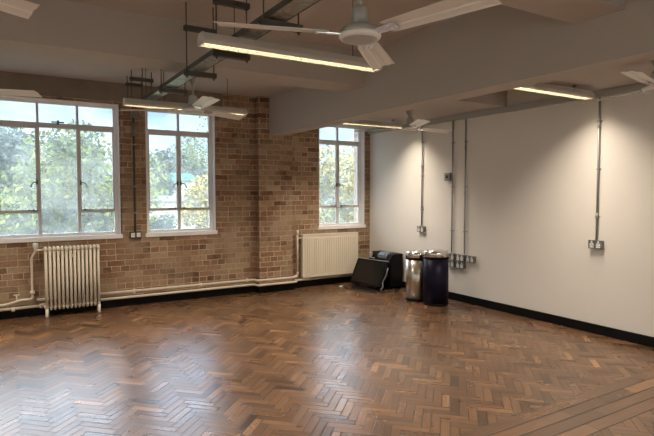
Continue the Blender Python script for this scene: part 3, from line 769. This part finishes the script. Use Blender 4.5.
LM = {'green': leaf_mat('leaf_green', (.014, .036, .008), (.14, .185, .042)), 'blue': leaf_mat('leaf_bluegreen', (.01, .026, .03), (.06, .095, .085)),
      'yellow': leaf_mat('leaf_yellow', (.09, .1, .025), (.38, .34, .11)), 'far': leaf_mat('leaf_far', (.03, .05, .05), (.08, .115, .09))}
def tree(x, y, top, rad, kind, n, ls, label, dens=1.0, squash=.9, trunk=True, seed=0):
    rr = random.Random(seed+int(x*13+y*7))
    t = thing('tree', label, 'tree', (x, y, GZ), 0, 'trees outside the windows')
    H = top-GZ; cz = H-rad*squash
    if trunk:
        bm = NB(); tube(bm, [(0, 0, 0), (.08, .05, H*.3), (-.05, 0, cz)], [.2, .15, .1], 10)
        for k in range(7):
            a = rr.uniform(0, 2*PI); e = Vector((math.cos(a)*rad*.7, math.sin(a)*rad*.7, cz+rr.uniform(-.2, .8)*rad*squash))
            tube(bm, [(0, 0, cz*rr.uniform(.6, .95)), e*.5+Vector((0, 0, cz*.45)), e], [.06, .04, .015], 6)
        obj('trunk', bm, M_bark, t)
    bm = NB(); tl = bm.faces.layers.float.new('tone')
    blobs = []
    for k in range(26):
        d = Vector((rr.gauss(0, 1), rr.gauss(0, 1), rr.gauss(0, 1))).normalized()*rad*rr.uniform(.3, .85)
        blobs.append((Vector((d.x, d.y, cz+d.z*squash)), rad*rr.uniform(.22, .42), rr.random()))
    for k in range(n):
        c, br, bt_ = blobs[rr.randrange(len(blobs))]
        d = Vector((rr.gauss(0, 1), rr.gauss(0, 1), rr.gauss(0, 1))).normalized()*br*(rr.random()**.35)
        p = c+d; nrm = Vector((rr.gauss(0, 1), rr.gauss(0, 1), rr.gauss(.5, 1))).normalized()
        a = nrm.orthogonal().normalized(); a.rotate(Matrix.Rotation(rr.uniform(0, 6.28), 3, nrm)); b_ = nrm.cross(a)
        s = ls*rr.uniform(.6, 1.3)
        f = bm.faces.new([bm.verts.new(p+a*s), bm.verts.new(p+b_*s*.5), bm.verts.new(p-a*s), bm.verts.new(p-b_*s*.5)])
        f[tl] = min(1, max(0, .6*bt_+.5*rr.random()))
    me = bpy.data.meshes.new('foliage'); bm.to_mesh(me); bm.free(); me.materials.append(LM[kind])
    o = bpy.data.objects.new('foliage', me); COL.objects.link(o); o.parent = t
    return t
tree(-3.7, 9.5, 3.5, 2.6, 'green', 17000, .085, 'broad green tree filling the middle of the far left window')
tree(-6.5, 16.2, 5.3, 3.0, 'blue', 12000, .12, 'dark blue-green tree at the left side of the far left window')
tree(-12.5, 10, 3.6, 2.6, 'green', 7000, .13, 'green tree further left outside, beyond the frame edge')
tree(-2.0, 17.5, 2.2, 2.0, 'yellow', 8000, .1, 'low yellow-green tree seen low in the right panes of the far left window')
tree(1.3, 10.5, 2.5, 1.6, 'yellow', 11000, .075, 'yellow-green bush at the lower right of the middle window')
tree(.9, 19, .6, 1.3, 'far', 5000, .09, 'low pale green bush at the foot of the middle window')
tree(2.6, 14.5, 4.9, 2.0, 'green', 1800, .06, 'thin sparse branches against the sky in the middle window', trunk=False)
tree(5.6, 40, 4.4, 3.0, 'blue', 6000, .2, 'dim blue-green tree behind the low building in the middle window')
tree(10.6, 42.5, 2.1, 1.9, 'far', 4000, .16, 'pale tree in front of the distant teal roofed hall')
tree(6.0, 8.8, 3.5, 2.5, 'yellow', 13000, .075, 'yellowing tree filling the right hand window')
tree(8.5, 12, 3.2, 2.6, 'green', 7000, .12, 'green tree behind the yellowing one in the right hand window')
fr = random.Random(5)
places = ['left edge', 'left part', 'left middle', 'middle', 'right middle', 'right part', 'right edge', 'far right']
for k in range(8):
    x = -24+k*13.5; y = 74+fr.uniform(-5, 6)
    tree(x, y, fr.uniform(7.6, 9.6), 6.4, 'far' if k % 2 else 'blue', 6500, .36, 'hazy distant tree at the %s of the far tree line' % places[k], seed=k)
# teal arched roof hall
t = thing('sports_hall', 'distant hall with an arched teal roof seen through the middle window', 'building', (11.2, 50, GZ))
bm = NB(); prof = [(-3.2, 0)]+[(-1.7*math.cos(PI*k/12), 6.45+.85*math.sin(PI*k/12)) for k in range(13)]+[(1.7, 0)]
wl = NB(); box(wl, -1.6, 1.6, .3, 12, 0, 6.45); obj('wall', wl, M_pale, t)
prism(bm, [(q[0], q[1]) for q in prof[1:-1]], 0, 12.5, 'y'); obj('arched_roof', bm, M_teal, t)
t['label'] = 'distant hall with an arched teal roof seen through the middle window'
# pale low building
t = thing('low_building', 'pale low building with flat grey-blue roof seen at the foot of the middle window', 'building', (5.0, 30, GZ))
bm = NB(); box(bm, -4.5, .4, 0, 6, 0, 4.5); obj('wall', bm, M_pale, t)
bm = NB(); box(bm, -4.7, .6, -.2, 6.2, 4.5, 4.85); obj('flat_roof', bm, M_roofg, t)
for k in range(3):
    bm = NB(); box(bm, -3.9+k*1.5, -3.3+k*1.5, -.04, .02, 2.2, 3.2); obj('window', bm, M_dkglass, t)

# ------------------------------------------------------------------ world
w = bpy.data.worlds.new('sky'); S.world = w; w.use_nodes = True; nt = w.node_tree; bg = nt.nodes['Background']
tc = nt.nodes.new('ShaderNodeTexCoord'); nz = nt.nodes.new('ShaderNodeTexNoise'); nz.inputs['Scale'].default_value = 5; nz.inputs['Detail'].default_value = 7
mp = nt.nodes.new('ShaderNodeMapping'); mp.inputs['Scale'].default_value = (1, 1, 2.2); L(nt, tc.outputs['Generated'], mp.inputs['Vector']); L(nt, mp.outputs[0], nz.inputs['Vector'])
rp = ramp(nt, [(.38, (.30, .45, .68)), (.6, (.62, .70, .80))]); L(nt, nz.outputs['Fac'], rp.inputs['Fac'])
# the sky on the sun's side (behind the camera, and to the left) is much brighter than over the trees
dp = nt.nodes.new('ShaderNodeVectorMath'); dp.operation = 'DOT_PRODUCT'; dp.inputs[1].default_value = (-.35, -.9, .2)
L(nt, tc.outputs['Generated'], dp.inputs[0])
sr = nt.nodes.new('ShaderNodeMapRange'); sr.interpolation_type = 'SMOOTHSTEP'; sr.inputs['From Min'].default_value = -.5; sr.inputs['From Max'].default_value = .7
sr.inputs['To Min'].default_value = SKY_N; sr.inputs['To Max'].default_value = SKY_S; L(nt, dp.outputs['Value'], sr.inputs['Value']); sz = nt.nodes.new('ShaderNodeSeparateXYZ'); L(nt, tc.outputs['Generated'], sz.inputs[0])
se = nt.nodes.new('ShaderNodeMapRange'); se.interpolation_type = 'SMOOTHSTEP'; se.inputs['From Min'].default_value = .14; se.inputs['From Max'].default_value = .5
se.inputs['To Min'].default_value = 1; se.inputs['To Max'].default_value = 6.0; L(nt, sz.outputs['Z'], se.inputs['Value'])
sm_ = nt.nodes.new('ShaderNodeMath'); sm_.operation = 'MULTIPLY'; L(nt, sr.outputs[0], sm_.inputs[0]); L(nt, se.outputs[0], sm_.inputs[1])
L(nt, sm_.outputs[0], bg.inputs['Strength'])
s2 = nt.nodes.new('ShaderNodeMapRange'); s2.inputs['From Min'].default_value = -.4; s2.inputs['From Max'].default_value = .4; L(nt, dp.outputs['Value'], s2.inputs['Value'])
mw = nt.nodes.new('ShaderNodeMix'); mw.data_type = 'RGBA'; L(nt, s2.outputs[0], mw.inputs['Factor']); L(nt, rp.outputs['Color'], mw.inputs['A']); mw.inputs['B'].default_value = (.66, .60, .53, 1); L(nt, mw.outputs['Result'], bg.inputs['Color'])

# ------------------------------------------------------------------ camera
f_px, yaw, pitch, roll = 523.94, .5502, .0484, -.0007
fw = Vector((math.sin(yaw)*math.cos(pitch), math.cos(yaw)*math.cos(pitch), -math.sin(pitch)))
rt = Vector((math.cos(yaw), -math.sin(yaw), 0)); up = rt.cross(fw)
c_, s_ = math.cos(roll), math.sin(roll)
r2 = rt*c_+up*s_; u2 = -rt*s_+up*c_
cam = bpy.data.cameras.new('camera'); co = bpy.data.objects.new('camera', cam); COL.objects.link(co)
cam.sensor_width = 36; cam.lens = 36*f_px/654; cam.clip_start = .05; cam.clip_end = 1000
Mx = Matrix((r2, u2, -fw)).transposed().to_4x4(); Mx.translation = Vector((-5.3236, -7.2754, 1.5)); co.matrix_world = Mx
S.camera = co
S.view_settings.view_transform = 'Standard'; S.view_settings.look = 'None'; S.view_settings.gamma = 1; S.view_settings.use_curve_mapping = False
S.view_settings.exposure = 0.22
